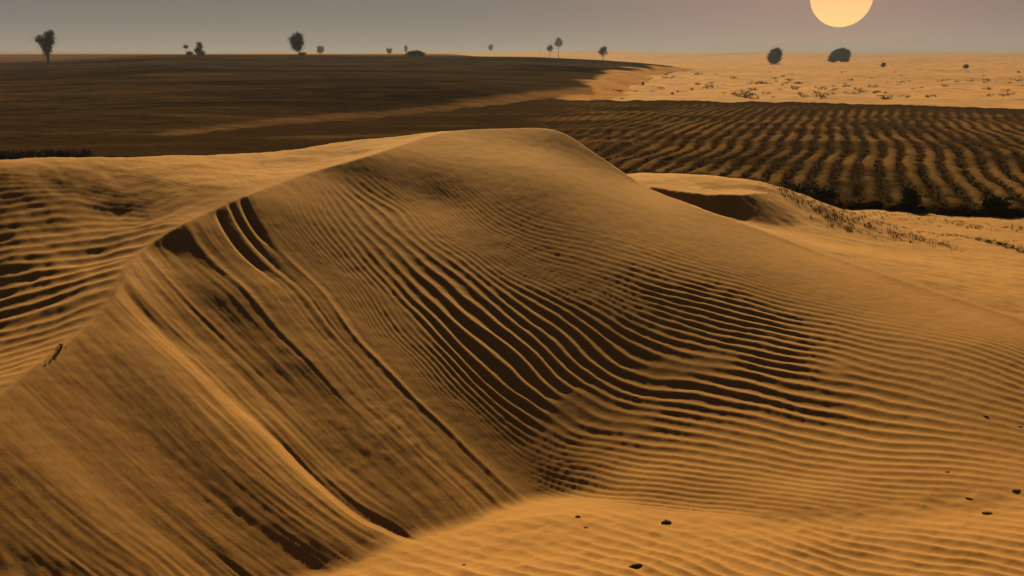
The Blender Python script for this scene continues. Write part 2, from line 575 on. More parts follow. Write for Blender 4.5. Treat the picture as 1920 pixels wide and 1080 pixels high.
def ripple(ph, sharp=0.75):
    """rounded troughs and narrow crests"""
    return 1.0 - (np.sin(np.pi * ph)**2 + 0.04)**(sharp / 2) - 0.42

def dislocate(x, y, seed, sc):
    a = perlin(x * sc, y * sc, seed) + 0.35 * perlin(x * sc * 2.3, y * sc * 2.3, seed + 3)
    b = perlin(x * sc, y * sc, seed + 11) + 0.35 * perlin(x * sc * 2.3, y * sc * 2.3, seed + 14)
    return np.arctan2(a, b) / (2 * np.pi), np.clip(np.hypot(a, b) * 6, 0.15, 1)

def gradmag(P, R, A):
    gr = np.gradient(P, axis=0) / np.gradient(R, axis=0)
    ga = np.gradient(P, axis=1) / (R * np.gradient(A, axis=1))
    return np.hypot(gr, ga)

DUNE_AZ = np.concatenate([np.arange(-56, -31, 0.25), np.arange(-31, 31, 0.0615), np.arange(31, 60, 0.25)])
DUNE_R = np.concatenate([np.exp(np.arange(math.log(1.4), math.log(3.2), 0.006)), np.exp(np.arange(math.log(3.2), math.log(12.5), 0.0025)), np.exp(np.arange(math.log(12.5), math.log(24), 0.005))])
R, A = np.meshgrid(DUNE_R, np.radians(DUNE_AZ), indexing='ij')
X, Y = R * np.sin(A), R * np.cos(A)
Z, D, OVER, DL = base_height(X, Y, True)
inside = D > 0
PH = PHI(X, Y)
lam = np.clip(1.0 / (gradmag(PH, R, A) + 1e-6), 0.03, 0.35)
slipm = smooth(-0.02, 0.10, OVER) * smooth(24, 34, PH)          # on the avalanche face
bowl = smooth(-11.0, 4.5, PH + 2.0 * perlin(X * 0.8, Y * 0.8, 41)) * (1 - smooth(26, 40, PH))
ytoe = np.interp(X, toe_line[:, 0], toe_line[:, 1])
front = smooth(-0.03, 0.16, ytoe - Y)                             # foreground, this side of the toe
dis, damp = dislocate(X, Y, 61, 0.55)
wob = 0.35 * perlin(X * 1.3, Y * 1.3, 5) + 0.18 * perlin(X * 3.5, Y * 3.5, 8)
amp_n = 0.75 + 0.5 * perlin(X * 0.9, Y * 0.9, 19)
h1 = ripple(PH * 1.22 + dis + wob) * damp * amp_n * lam * 0.148
Z1 = h1 * bowl * (1 - front) * smooth(0.02, 0.6, D)

# avalanche streaks
down = np.abs(D)
s = 0.0
def ridged(u, v, seed):
    return 0.35 - np.abs(perlin(u, v, seed))
lamS = np.clip(lam, 0.02, 0.07)
s = s + 0.15 * lamS * perlin(PH * 0.16, down * 0.22, 21)
s = s + 0.22 * lamS * ridged(PH * 0.21 + 0.25 * perlin(PH * .2, down * 1.0, 4), down * 0.30, 23) * (.7 + .6 * perlin(PH * .1, down * .6, 33))
s = s + 0.22 * lamS * ridged(PH * 0.48 + 0.4 * perlin(PH * .3, down * 1.5, 6), down * 0.5, 24) * (.7 + .8 * perlin(PH * .12 + 5, down * .8, 34))
s = s + 0.15 * lamS * ridged(PH * 1.05 + 0.35 * perlin(PH * .5, down * 2.1, 9), down * 0.9, 27) * (.6 + 1.0 * perlin(PH * .3 + 8, down * 1.1, 35))
s = s + 0.060 * lamS * perlin(PH * 2.3, down * 2.0, 29)
rough = smooth(36, 42, PH) * (1 - smooth(54, 60, PH)) * smooth(0.7, 1.5, down)
s = s + rough * (0.0045 * fbm(X * 9, Y * 9, 31, 3) * smooth(-.1, .3, perlin(X * 1.4, Y * 1.4, 36)))
s = s * (1 - 0.45 * smooth(42, 46, PH) * (1 - smooth(56.5, 59.5, PH)))
lobe_soft = smooth(60.5, 63, PH)
s = s * (1 - 0.70 * lobe_soft * (1 - smooth(0.35, 1.25, down + 0.4 * perlin(PH * .12, down * .5, 37))))
s = s + lobe_soft * 0.010 * perlin(PH * 0.11 + 3, down * 0.35, 38) * smooth(.1, .5, down)
# deep cuts below the brink, and the edge of the left lobe
def gully(p0, w0, w1, depth, l0, l1):
    return -depth * np.exp(-((PH - p0) / np.where(PH > p0, w0, w1))**2) * (1 - smooth(l0, l1, down))
s = s + gully(39.5, 0.7, 1.2, 0.028, 0.3, 0.9) * smooth(-.02, .10, down)
s = s + gully(32.2, 0.8, 1.0, 0.028, 0.25, 0.6) + gully(35.5, 0.7, 1.2, 0.015, 0.3, 1.0)
s = s + gully(45.5, 0.7, 1.5, 0.002, 0.4, 1.2) + gully(52.5, 0.8, 1.6, 0.002, 0.3, 1.0)
s = s + 0.018 * smooth(59.4, 60.8, PH) * (1 - smooth(62, 80, PH)) - 0.009 * np.exp(-((PH - 58.9) / 0.55)**2) * smooth(0.7, 1.3, down)
s = s + 0.005 * np.exp(-((PH - 46.8) / 0.7)**2) * (1 - smooth(.9, 1.9, down))
s = s + 0.007 * np.exp(-((PH - 31.0) / 0.6)**2) * smooth(.3, .8, down) * (1 - smooth(2.0, 3.0, down))
Z2 = s * smooth(24, 33, PH) * (1 - front) * smooth(-0.05, 0.07, D) * smooth(-.12, .05, OVER)

# foreground ripples
q = X * FN[0] + Y * FN[1]
dis3, damp3 = dislocate(X, Y, 77, 0.9)
wob3 = 0.5 * perlin(X * 1.2, Y * 1.2, 15) + 0.2 * perlin(X * 4, Y * 4, 18)
calm = 0.25 + 0.75 * smooth(0.15, 0.75, ytoe - Y + 0.25 * perlin(X * 1.2, Y * 1.2, 51))
Z3 = ripple(q / 0.098 + dis3 + wob3, 0.9) * damp3 * (0.8 + .6 * perlin(X * 1.5, Y * 1.5, 52)) * 0.0205 * front * calm
Z3 = Z3 + front * (0.010 * fbm(X * 2.2, Y * 2.2, 55, 3) + 0.0022 * fbm(X * 13, Y * 13, 57, 2))

# ripples on the left flank
outm = smooth(0.0, 0.12, -D) * (1 - smooth(-1.6, -0.9, X))
PH2 = PHI2(X, Y)
lam2 = np.clip(1.0 / (gradmag(PH2, R, A) + 1e-6), 0.05, 0.30)
dis2, damp2 = dislocate(X, Y, 91, 0.7)
wob2 = 0.4 * perlin(X * 1.1, Y * 1.1, 25) + 0.15 * perlin(X * 4, Y * 4, 28)
Z4 = ripple(PH2 + dis2 + wob2, 0.9) * np.clip(damp2, .4, 1) * (0.95 + .5 * perlin(X * .9, Y * .9, 92)) * lam2 * 0.085 * outm
back = smooth(0.0, 0.3, -D)
Z5 = back * (0.010 * fbm(X * 3, Y * 3, 95, 3) + 0.018 * perlin(X * .8, Y * .8, 97))
Z6 = 0.006 * fbm(X * 1.1, Y * 1.1, 99, 2) + 0.0016 * perlin(X * 9, Y * 9, 98) + 0.0011 * fbm(X * 19, Y * 19, 94, 2)
TOT = Z + Z1 + Z2 + Z3 + Z4 + Z5 + Z6
# the dune's skirt sinks under the plain
TOT = TOT - 0.6 * smooth(20, 24, R)
grid_mesh('dune', X, Y, TOT, M_SAND)
bpy.data.objects['dune']['kind'] = 'structure'

def sand_z(x, y):
    """height of the finished dune surface"""
    r = math.hypot(x, y); a = math.atan2(x, y)
    i = int(np.searchsorted(DUNE_R, r)); j = int(np.searchsorted(DUNE_AZ, math.degrees(a)))
    i = min(max(i, 0), TOT.shape[0] - 1); j = min(max(j, 0), TOT.shape[1] - 1)
    return float(TOT[i, j])

def azimuth(px, py=150):
    d = ray(px, py)
    return math.degrees(math.atan2(d[0], d[1]))

# ================================================================== THE PLAIN
def plain_z(x, y):
    x = np.asarray(x, float); y = np.asarray(y, float)
    r = np.hypot(x, y)
    z = -0.10 + 0.0 * r
    far = smooth(180, 700, r)
    z = z + far * (1.7 + 3.4 * fbm(x / 170, y / 220, 71, 3) * (1 - .75 * smooth(900, 2500, r))) * smooth(0, 200, y + 200)
    z = z + smooth(60, 160, r) * 0.45 * fbm(x / 38, y / 26, 73, 3)
    z = z + smooth(45, 70, r) * 0.13 * fbm(x / 7, y / 6, 75, 3)
    return z

# finer in front, coarser behind
azs = np.concatenate([np.arange(-180, -50, 2.0), np.arange(-50, 50, 0.14), np.arange(50, 180.1, 2.0)])
PX, PY, PR, PA = polar(0, 0, azs, 1.0, 4200.0, 0.011)
PZ = plain_z(PX, PY) - 0.5 * (1 - smooth(14, 24, PR)) * (PA < 9)
PZ = np.where(PR < 14, np.minimum(PZ, -0.6), PZ)
g = grid_mesh('ground', PX, PY, PZ, M_PLAIN)
g['kind'] = 'structure'

# edges of the tilled field, near and far
FRONT = [(-400, 300), (0, 292), (400, 290), (900, 262), (1050, 290), (1180, 322), (1300, 326), (1400, 337), (1450, 351), (1560, 372), (1700, 380), (1920, 388), (2400, 402)]
fr_az = np.array([azimuth(p, q) for p, q in FRONT])
fr_r = np.array([np.hypot(*at(p, q, 2.30)[:2]) for p, q in FRONT])
BACK = [(-400, 250), (0, 262), (330, 258), (560, 236), (760, 219), (880, 206), (980, 193), (1110, 187), (1300, 191), (1500, 194), (1700, 199), (1920, 207), (2400, 220)]
bk_az = np.array([azimuth(p, q) for p, q in BACK])
bk_r = np.array([np.hypot(*at(p, q, 2.40)[:2]) for p, q in BACK])

# ------------------------------------------------------------------ dark hillside on the left
TOPE = [(-1500, 122), (-600, 122), (0, 119), (130, 113), (300, 104), (550, 104), (800, 105), (1000, 107), (1130, 113), (1200, 118), (1285, 126.5), (1400, 136)]
R_TOP = 165.0
top_az = np.array([azimuth(p, q) for p, q in TOPE])
top_z = np.array([at_range(p, q, R_TOP * math.cos(math.radians(azimuth(p, q))))[2] for p, q in TOPE])
def hill_z(x, y):
    r = np.hypot(x, y); a = np.degrees(np.arctan2(x, y))
    zt = np.interp(a, top_az, top_z)
    f = np.clip((r - 24) / (R_TOP - 24), 0, 1)
    z = zt * f**0.9 + 0.02
    back_z = zt + (2.15 - zt) * smooth(R_TOP, 620, r)          # on the left the slope runs on to the skyline
    z = np.where(r > R_TOP, back_z - 0.02 * np.maximum(r - R_TOP, 0) * smooth(-4.0, 4.0, a), z)
    z = z + smooth(24, 60, r) * (0.22 * fbm(x / 30, y / 9, 81, 3) * (1 - smooth(140, 165, r)))
    return z
HX, HY, HR, HA = polar(-55, 10.5, 0.12, 22.0, 640.0, 0.0095)
HZ = hill_z(HX, HY)
# right-hand boundary with the sunlit sand, as seen: measured points on the ground
EDGE = [at_range(1290, 126.5, 163), at(1215, 134, 2.44), at(1150, 152, 2.46), at(1105, 170, 2.46), at(1085, 182, 2.46), at(1060, 196, 2.46), at(1000, 230, 2.46)]
ex = np.array([p[0] for p in EDGE]); ey = np.array([p[1] for p in EDGE])
o_ = np.argsort(ey)
xe = np.interp(HY, ey[o_], ex[o_])
e_n = (0.012 * HR) * fbm(HX / 7, HY / 10, 83, 3) * (1 - smooth(140, 162, HR))
HZ = np.minimum(HZ, 0.02 + 0.04 * np.maximum(HR - np.interp(np.degrees(HA), bk_az, bk_r), 0))
HZ = HZ - 0.5 * smooth(0.0, 3.0, HX - xe) - 0.10 * smooth(-4, 0, HX - xe)
dry = np.maximum(0.15 * smooth(R_TOP - 6, R_TOP + 25, HR) * (1 + .8 * perlin(HX / 40, HY / 60, 86)), 0)
dry = dry + smooth(-0.045, 0.005, (HX - xe + 1.6 * e_n) / HR * 3)
# sandy track that runs along the foot of the slope
TRACK = [at(1110, 175, 2.45), at(980, 188, 2.45), at(880, 201, 2.45), at(760, 213, 2.45), at(560, 229, 2.45), at(330, 250, 2.44), at(210, 272, 2.44)]
td, _ = polyline_dist(HX, HY, np.array(TRACK)[:, :2])
tw = np.abs(td + 0.6 * perlin(HX / 3, HY / 5, 84)) / (0.030 * HR)
dry = np.maximum(dry, (1 - smooth(0.25, 1.1, tw)) * 0.5 * (0.30 + 0.5 * smooth(-6, 6, HX) + 0.2 * perlin(HX / 2, HY / 2, 85)))
hs = grid_mesh('hillside', HX, HY, HZ, M_HILL, {'dry': np.clip(dry, 0, 1)}, keep=((HX < xe + 3.0) & (HR > np.interp(np.degrees(HA), bk_az, bk_r) - 3.0)))
hs['kind'] = 'structure'

# ------------------------------------------------------------------ tilled field on the right
az_f = np.concatenate([np.arange(-40, -4, 0.16), np.arange(-4, 40, 0.065)])
TX, TY, TR, TA = polar(0, 0, az_f, 13.0, 62.0, 0.0048)
tdeg = np.degrees(TA)
r_f = np.interp(tdeg, fr_az, fr_r) + 0.25 * perlin(tdeg * 0.9, tdeg * 0, 101) + 0.1 * perlin(tdeg * 3, tdeg * 0, 102)
r_b = np.interp(tdeg, bk_az, bk_r) + 0.9 * perlin(tdeg * 0.8, tdeg * 0, 103)
ROW_AZ = rad(18.0)
along = TX * math.sin(ROW_AZ) + TY * math.cos(ROW_AZ)
across = TX * math.cos(ROW_AZ) - TY * math.sin(ROW_AZ)
qr = across + 0.26 * perlin(along / 7, across / 14, 105) + 0.10 * perlin(along / 2.4, across / 5, 106) + 0.55 * perlin(along / 12, across / 30, 115)
rows = qr / 0.41
rw = 0.5 + 0.5 * np.cos(2 * np.pi * rows)
strength = smooth(-1.0, 8.5, tdeg) * (1 - smooth(-9, 0.5, TR - r_b))
clod = fbm(TX * 2.2, TY * 2.2, 107, 3)
TZ = 0.14 + strength * (0.06 * rw * (.7 + .6 * perlin(rows * .9, along / 5, 117))) + 0.028 * clod + 0.05 * perlin(TX / 4, TY / 4, 108)
TZ = TZ - 0.9 * np.maximum(r_f - TR, 0) - 0.16 * np.maximum(TR - r_b, 0)
# farther strips on the left: low swells across the view
TZ = TZ + (1 - smooth(5, 10, tdeg)) * 0.12 * perlin(TX / 9, TY / 2.2, 109)
var = fbm(TX / 3.0, TY / 3.0, 111, 3)
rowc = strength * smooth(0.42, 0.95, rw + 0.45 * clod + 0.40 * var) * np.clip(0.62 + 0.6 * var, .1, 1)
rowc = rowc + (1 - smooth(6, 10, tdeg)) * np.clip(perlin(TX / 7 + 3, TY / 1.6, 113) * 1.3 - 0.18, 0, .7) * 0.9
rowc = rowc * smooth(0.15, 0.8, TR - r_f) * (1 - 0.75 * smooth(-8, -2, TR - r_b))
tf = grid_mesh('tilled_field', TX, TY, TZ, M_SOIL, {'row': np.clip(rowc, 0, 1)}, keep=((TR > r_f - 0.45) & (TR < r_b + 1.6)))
tf['kind'] = 'structure'

def field_z(x, y):
    r = math.hypot(x, y); a = math.degrees(math.atan2(x, y))
    j = int(np.argmin(np.abs(az_f - a))); i = int(round(math.log(r / 13.0) / 0.0048))
    i = min(max(i, 0), TZ.shape[0] - 1)
    return float(TZ[i, j])

def hillside_z(x, y):
    return float(hill_z(np.array([x]), np.array([y]))[0])

# ================================================================== PLANTS
def tube(bm, pts, radii, n=6):
    rings = []
    for i, p in enumerate(pts):
        p = Vector(p)
        d = (Vector(pts[min(i + 1, len(pts) - 1)]) - Vector(pts[max(i - 1, 0)])).normalized()
        a = d.orthogonal().normalized(); b = d.cross(a)
        rings.append([bm.verts.new(p + (a * math.cos(2 * math.pi * k / n) + b * math.sin(2 * math.pi * k / n)) * radii[i]) for k in range(n)])
    for r0, r1 in zip(rings, rings[1:]):
        for k in range(n):
            bm.faces.new((r0[k], r0[(k + 1) % n], r1[(k + 1) % n], r1[k]))
    bm.faces.new(rings[-1]); bm.faces.new(rings[0][::-1])

def leaf(bm, c, s, rng):
    a = Vector((rng.gauss(0, 1), rng.gauss(0, 1), rng.gauss(0, 1))).normalized()
    b = a.orthogonal().normalized()
    b = (b * math.cos(1.3) + a.cross(b) * math.sin(rng.uniform(0, 6))).normalized()
    L = s * rng.uniform(.7, 1.4); W = L * rng.uniform(.35, .6)
    c = Vector(c)
    vs = [bm.verts.new(c - a * L * .5), bm.verts.new(c + b * W * .5 + a * L * .1), bm.verts.new(c + a * L * .5), bm.verts.new(c - b * W * .5 + a * L * .05)]
    bm.faces.new(vs)

def to_mesh(bm, name, mat):
    me = bpy.data.meshes.new(name)
    bm.to_mesh(me); bm.free()
    me.materials.append(mat)
    return me

def crown_mesh(lobes, leaf_s, density, seed, mat, twigs=True):
    """leaf clumps spread through several ellipsoids (cx, cy, cz, rx, ry, rz)"""
    rng = random.Random(seed)
    bm = bmesh.new()
    for (cx, cy, cz, rx, ry, rz) in lobes:
        vol = rx * ry * rz
        nclump = max(7, int(density * (rx * ry * rz) ** (2 / 3)))
        for _ in range(nclump):
            while True:
                u = Vector((rng.uniform(-1, 1), rng.uniform(-1, 1), rng.uniform(-1, 1)))
                if u.length <= 1: break
            u *= rng.uniform(0.8, 1.12)
            c = Vector((cx + u.x * rx, cy + u.y * ry, cz + u.z * rz))
            cs = leaf_s * rng.uniform(1.0, 2.2)
            for _ in range(11):
                leaf(bm, c + Vector((rng.gauss(0, cs), rng.gauss(0, cs), rng.gauss(0, cs * .7))), leaf_s * 1.5, rng)
    return to_mesh(bm, 'crown', mat)

def trunk_mesh(paths):
    bm = bmesh.new()
    for pts, rr in paths:
        tube(bm, pts, rr)
    return to_mesh(bm, 'trunk', M_BARK)

def tree(name, label, cat, loc, trunks, lobes, leaf_s=.16, density=60, seed=1, mat=None, group=None):
    root = bpy.data.objects.new(name, None)
    root.empty_display_size = 0.5
    COL.objects.link(root); root.location = loc
    tag(root, label, cat, group)
    link_mesh('trunk', trunk_mesh(trunks[:1]), None, root)
    for t in trunks[1:]:
        link_mesh('limb', trunk_mesh([t]), None, root)
    jr = random.Random(seed * 7 + 1)          # ragged outline: small sprays beyond the main masses
    extra = []
    for (cx, cy, cz, rx, ry, rz) in lobes:
        for _ in range(5):
            a_, b_ = jr.uniform(0, 6.28), jr.uniform(-.5, 1.2)
            f_ = jr.uniform(.16, .34)
            extra.append((cx + rx * 1.02 * math.cos(a_) * math.cos(b_), cy + ry * math.sin(a_) * math.cos(b_), max(cz + rz * 1.05 * math.sin(b_), rz * .15), rx * f_, ry * f_, rz * f_))
    lobes = list(lobes) + extra
    link_mesh('crown', crown_mesh(lobes, leaf_s, density, seed, mat or M_LEAF), None, root)
    return root

def spot(px, py, r, zf, sink=0.05):
    """a foot on the terrain in the direction of a pixel column at range r"""
    a = rad(azimuth(px, py))
    x, y = r * math.sin(a), r * math.cos(a)
    return (x, y, zf(x, y) - sink)

# forked tree far left: heart shaped crown
k = 150 / F
p = spot(92, 122, 150, hillside_z)
tree('forked_tree', 'dark forked tree with a heart shaped crown, tallest thing at far left of skyline', 'tree', p,
     [([(0, 0, 0), (-.05, 0, .9), (0, .05, 1.5)], [.22, .17, .13]),
      ([(0, .05, 1.4), (-.5, 0, 2.3), (-.9, .1, 3.0)], [.12, .08, .04]), ([(0, .05, 1.4), (.2, 0, 2.6), (.45, -.1, 3.6)], [.12, .09, .04])],
     [(-.75, 0, 3.0, .50, .5, .50), (.45, 0, 3.3, .52, .55, .85), (-.15, 0, 2.2, .62, .55, .75), (.15, 0, 2.75, .62, .5, .6), (-.05, 0, 1.55, .30, .3, .5)], .12, 260, 3)
# small leafless pole and bushy tree, left of centre
p = spot(372, 103, 160, hillside_z)
tree('leaning_tree', 'small dark leaning tree beside a thin bare sapling on left skyline', 'tree', p,
     [([(0, 0, 0), (.05, 0, .7), (.2, 0, 1.4)], [.14, .10, .06])],
     [(.0, 0, .65, .40, .4, .45), (.22, 0, 1.45, .26, .3, .55), (.55, 0, .35, .35, .3, .25)], .10, 260, 5)
p = spot(357, 103, 160, hillside_z)
tree('low_bush', 'low dark bush left of the small leaning tree', 'bush', p,
     [([(0, 0, 0), (0, 0, .3)], [.06, .04])], [(0, 0, .35, .30, .3, .22)], .09, 260, 6)
p = spot(349, 103, 160, hillside_z)
tree('thin_sapling', 'thin pale sapling with a tiny tuft, leftmost of a skyline cluster', 'tree', p,
     [([(0, 0, 0), (.05, 0, .8), (.0, 0, 1.5)], [.06, .05, .03])], [(0, 0, 1.35, .18, .2, .35)], .08, 220, 7, M_LEAF_DRY)
# lollipop tree
p = spot(557, 104, 160, hillside_z)
tree('oval_tree', 'tall dark oval tree leaning left with a leaf shaped crown on skyline', 'tree', p,
     [([(.45, 0, 0), (.30, 0, .7), (.1, 0, 1.3)], [.17, .13, .09]), ([(.1, 0, 1.3), (.0, 0, 2.2), (.1, .05, 2.9)], [.09, .06, .03])],
     [(-.10, 0, 2.0, .78, .7, .85), (.10, 0, 2.65, .58, .6, .66), (.12, 0, 1.25, .35, .35, .5), (.25, 0, 2.2, .55, .5, .7)], .13, 280, 9)
p = spot(567, 104, 159, hillside_z)
tree('low_bush', 'small dark bush at foot of the tall oval tree', 'bush', p,
     [([(0, 0, 0), (0, 0, .2)], [.05, .03])], [(0, 0, .25, .5, .4, .25)], .09, 260, 10)

def plain_foot(x, y):
    return float(plain_z(np.array([x]), np.array([y]))[0])

def raised_foot(px, py, r):
    """foot on the far ground, at the height seen"""
    a = rad(azimuth(px, py))
    q = at_range(px, py, r * math.cos(a))
    return (q[0], q[1], min(q[2], plain_foot(q[0], q[1]) + 0.0))

def lolly(px, py, r, h, w, label, seed, mat=None, name='round_tree', bare=.35, lift=None):
    """a small tree with one round crown; h and w in metres"""
    a = rad(azimuth(px, py)); x, y = r * math.sin(a), r * math.cos(a)
    zt = at_range(px, py, y)[2]
    z = max(plain_foot(x, y), -9)
    top = zt - z + h                         # the crown stands where it shows; its stem reaches the ground
    top = max(top, h * .9)
    cz = top - h * (1 - bare) / 2
    tree(name, label, 'tree', (x, y, z - .05),
         [([(0, 0, 0), (.04, 0, cz * .6), (0, 0, cz)], [.06 * h / 2, .05 * h / 2, .03 * h / 2])],
         [(0, 0, cz, w / 2, w / 2, h * (1 - bare) / 2), (w * .12, 0, cz + h * .08, w * .36, w * .36, h * .26), (-w * .14, 0, cz - h * .06, w * .34, w * .34, h * .22)],
         max(.07, w * .06), 110, seed, mat)

lolly(601, 103, 420, 3.6, 2.4, 'small hazy round tree right of the tall oval tree', 21, bare=.12)
lolly(730, 104, 330, 2.4, 1.6, 'small grey tree just left of the low flat bushes mid skyline', 22, bare=.2)
lolly(761, 104, 300, 3.0, .8, 'thin upright tree rising behind the low flat bushes', 23, name='thin_tree', bare=.25)
lolly(920, 96, 700, 4.5, 3.0, 'faintest hazy tree on skyline, barely visible left of centre', 24, bare=.15)
lolly(1031, 101, 330, 2.8, 1.7, 'small hazy tree, lower left of a pair right of centre', 25, bare=.2)
lolly(1047, 90, 420, 3.9, 2.6, 'hazy tree, higher one of a pair right of centre', 26, bare=.12)
lolly(1130, 109, 230, 2.5, 1.7, 'small dark bushy tree standing alone on slope, right of hazy pair', 27, bare=.2)
# flat bushes mid skyline
p = spot(776, 106, 160, hillside_z)
tree('flat_bush', 'wide flat dark green bush on hill brow, mid skyline', 'bush', p,
     [([(0, 0, 0), (0, 0, .3)], [.08, .05])], [(-.5, 0, .35, .6, .5, .28), (.5, 0, .45, .9, .6, .35), (1.1, 0, .3, .4, .4, .22)], .11, 200, 28)
# the two dark trees under the sun
def dark_round(px, py, r, lobes, trunks, label, seed, name):
    a = rad(azimuth(px, py)); x, y = r * math.sin(a), r * math.cos(a)
    tree(name, label, 'tree', (x, y, plain_foot(x, y) - .05), trunks, lobes, .15, 210, seed)
def range_on_plain(px, py):
    """range at which the plain shows at a pixel row"""
    d = ray(px, py)
    for t in np.linspace(30, 900, 1800):
        if CAM_Z + d[2] * t < plain_foot(d[0] * t, d[1] * t):
            return t * math.hypot(d[0], d[1])
    return 260.0
r1 = min(range_on_plain(1452, 119), 280); u = r1 / F
dark_round(1452, 119, r1, [(0, 0, 12 * u, 11 * u, 10 * u, 11 * u), (3 * u, 0, 19 * u, 7 * u, 7 * u, 7 * u), (-3 * u, 0, 7 * u, 8 * u, 8 * u, 6 * u)],
           [([(0, 0, 0), (.05, 0, 6 * u), (0, 0, 14 * u)], [.16, .12, .06])], 'dark squarish tree on sand left of the domed tree below sun', 31, 'squat_tree')
r2 = min(range_on_plain(1573, 110), 300); u = r2 / F
dark_round(1573, 110, r2, [(0, 0, 13 * u, 15 * u, 13 * u, 10 * u), (9 * u, 0, 12 * u, 9 * u, 9 * u, 9 * u), (-10 * u, 0, 7 * u, 8 * u, 8 * u, 6 * u), (2 * u, 0, 18 * u, 9 * u, 9 * u, 6 * u), (12 * u, 0, 5 * u, 5 * u, 5 * u, 5 * u)],
           [([(4 * u, 0, 0), (3 * u, 0, 6 * u), (0, 0, 14 * u)], [.25, .19, .08]), ([(3 * u, 0, 5 * u), (9 * u, 0, 11 * u)], [.12, .05])], 'dark domed tree directly below the sun on horizon', 32, 'domed_tree')
lolly(1655, 128, 190, 1.0, .55, 'small brown shrub, upright, on sand right of the domed tree', 33, M_LEAF_DRY, 'upright_shrub', .2)
lolly(1810, 132, 200, .9, .8, 'rounded brown shrub near the right edge of sunlit sand', 34, M_LEAF_DRY, 'rounded_shrub', .2)

# shrubs scattered on the sunlit sand
def shrub_mesh(seed, mat, n=9):
    rng = random.Random(seed)
    bm = bmesh.new()
    for _ in range(n):
        c = Vector((rng.gauss(0, .22), rng.gauss(0, .22), rng.uniform(.06, .34)))
        for _ in range(7):
            leaf(bm, c + Vector((rng.gauss(0, .09), rng.gauss(0, .09), rng.gauss(0, .07))), .16, rng)
    for _ in range(5):
        a = rng.uniform(0, 6.3)
        tube(bm, [(0, 0, -.03), (.2 * math.cos(a), .2 * math.sin(a), .25)], [.015, .006], 4)
    return to_mesh(bm, 'desert_shrub', mat)
SHR = [shrub_mesh(100 + i, M_LEAF_DRY) for i in range(4)]
rng = random.Random(12)
cnt = 0
while cnt < 130:
    px = rng.uniform(1130, 1990); py = 128 + 56 * rng.random() ** 0.7
    if px < 1300 and py < 150 - (px - 1130) * .14 + 10: continue
    q = at(px, py, 2.55)
    o = bpy.data.objects.new('desert_shrub', SHR[cnt % 4])
    COL.objects.link(o)
    sc = rng.uniform(.22, .62) * (1.35 if rng.random() < .15 else 1)
    o.location = (q[0], q[1], plain_foot(q[0], q[1])); o.rotation_euler = (0, 0, rng.uniform(0, 6.3)); o.scale = (sc * 1.5, sc * 1.3, sc * .8)
    tag(o, 'low dry brown shrub dotted among others on the sunlit far sand', 'shrub', 'shrubs scattered on the sunlit sand')
    cnt += 1

# bushes at the field's near edge
def field_bush(px, py, w, h, label, seed, name):
    w *= .72; h *= .75
    a = rad(azimuth(px, py)); r = float(np.interp(azimuth(px, py), fr_az, fr_r)) + .15
    x, y = r * math.sin(a), r * math.cos(a)
    root = tree(name, label, 'bush', (x, y, field_z(x, y) - .03), [([(0, 0, 0), (0, 0, h * .5)], [.025, .012])],
                [(0, 0, h * .5, w / 2, w / 2, h / 2), (w * .2, 0, h * .4, w * .4, w * .3, h * .35)], .035, 600, seed, M_LEAF_GREEN)
field_bush(1498, 360, .55, .16, 'low green bush at near left corner of the tilled field', 41, 'low_bush')
field_bush(1704, 372, .20, .28, 'narrow upright green bush on middle of the field bank', 42, 'upright_bush')
field_bush(1868, 380, .36, .17, 'rounded dark green bush on field bank near right edge', 43, 'rounded_bush')
field_bush(1535, 366, .5, .11, 'flat green bush on field bank, right of the low corner bush', 44, 'flat_bush')

# dead stubble and weeds in the furrows, and litter on the sand beside the field
def tuft_stuff(name, pts, size, mat, seed, per=7):
    rng = random.Random(seed)
    bm = bmesh.new()
    for (x, y, z, s) in pts:
        for _ in range(per):
            a = rng.uniform(0, 6.3); l = size * s * rng.uniform(.6, 1.3); w = l * .16
            bx, by = x + rng.gauss(0, size * .5), y + rng.gauss(0, size * .5)
            dx, dy = math.cos(a), math.sin(a)
            lean = rng.uniform(.2, .9)
            v = [bm.verts.new((bx - dy * w, by + dx * w, z - .01)), bm.verts.new((bx + dy * w, by - dx * w, z - .01)), bm.verts.new((bx + dx * l * lean, by + dy * l * lean, z + l))]
            bm.faces.new(v)
    me = to_mesh(bm, name, mat)
    o = link_mesh(name, me, None)
    o['kind'] = 'stuff'
    return o
rng = random.Random(31)
pts = []
rs = np.random.RandomState(5)
sel = np.argwhere((rs.rand(*strength.shape) < strength**2) & (rw < .40) & (TR > r_f + .2) & (TR < r_b - 3) & (TR < 36))
for i, j in sel[rs.choice(len(sel), 6500, replace=False)]:
    pts.append((TX[i, j], TY[i, j], TZ[i, j], rng.uniform(.5, 1.3)))
o = tuft_stuff('field_stubble', pts, .040, M_LITTER, 3)
tag(o, 'dark stubble and weeds along the furrows of the tilled field', 'stubble')
# bank weeds
pts = []
for _ in range(900):
    px = rng.uniform(1430, 2050); a = azimuth(px, 370); r = float(np.interp(a, fr_az, fr_r)) - .18 + rng.gauss(0, .14)
    x, y = r * math.sin(rad(a)), r * math.cos(rad(a))
    pts.append((x, y, max(field_z(x, y), 0), rng.uniform(.5, 1.2)))
o = tuft_stuff('bank_weeds', pts, .032, M_LITTER, 4)
tag(o, 'dark weeds lining the bank at the near edge of the field', 'weeds')
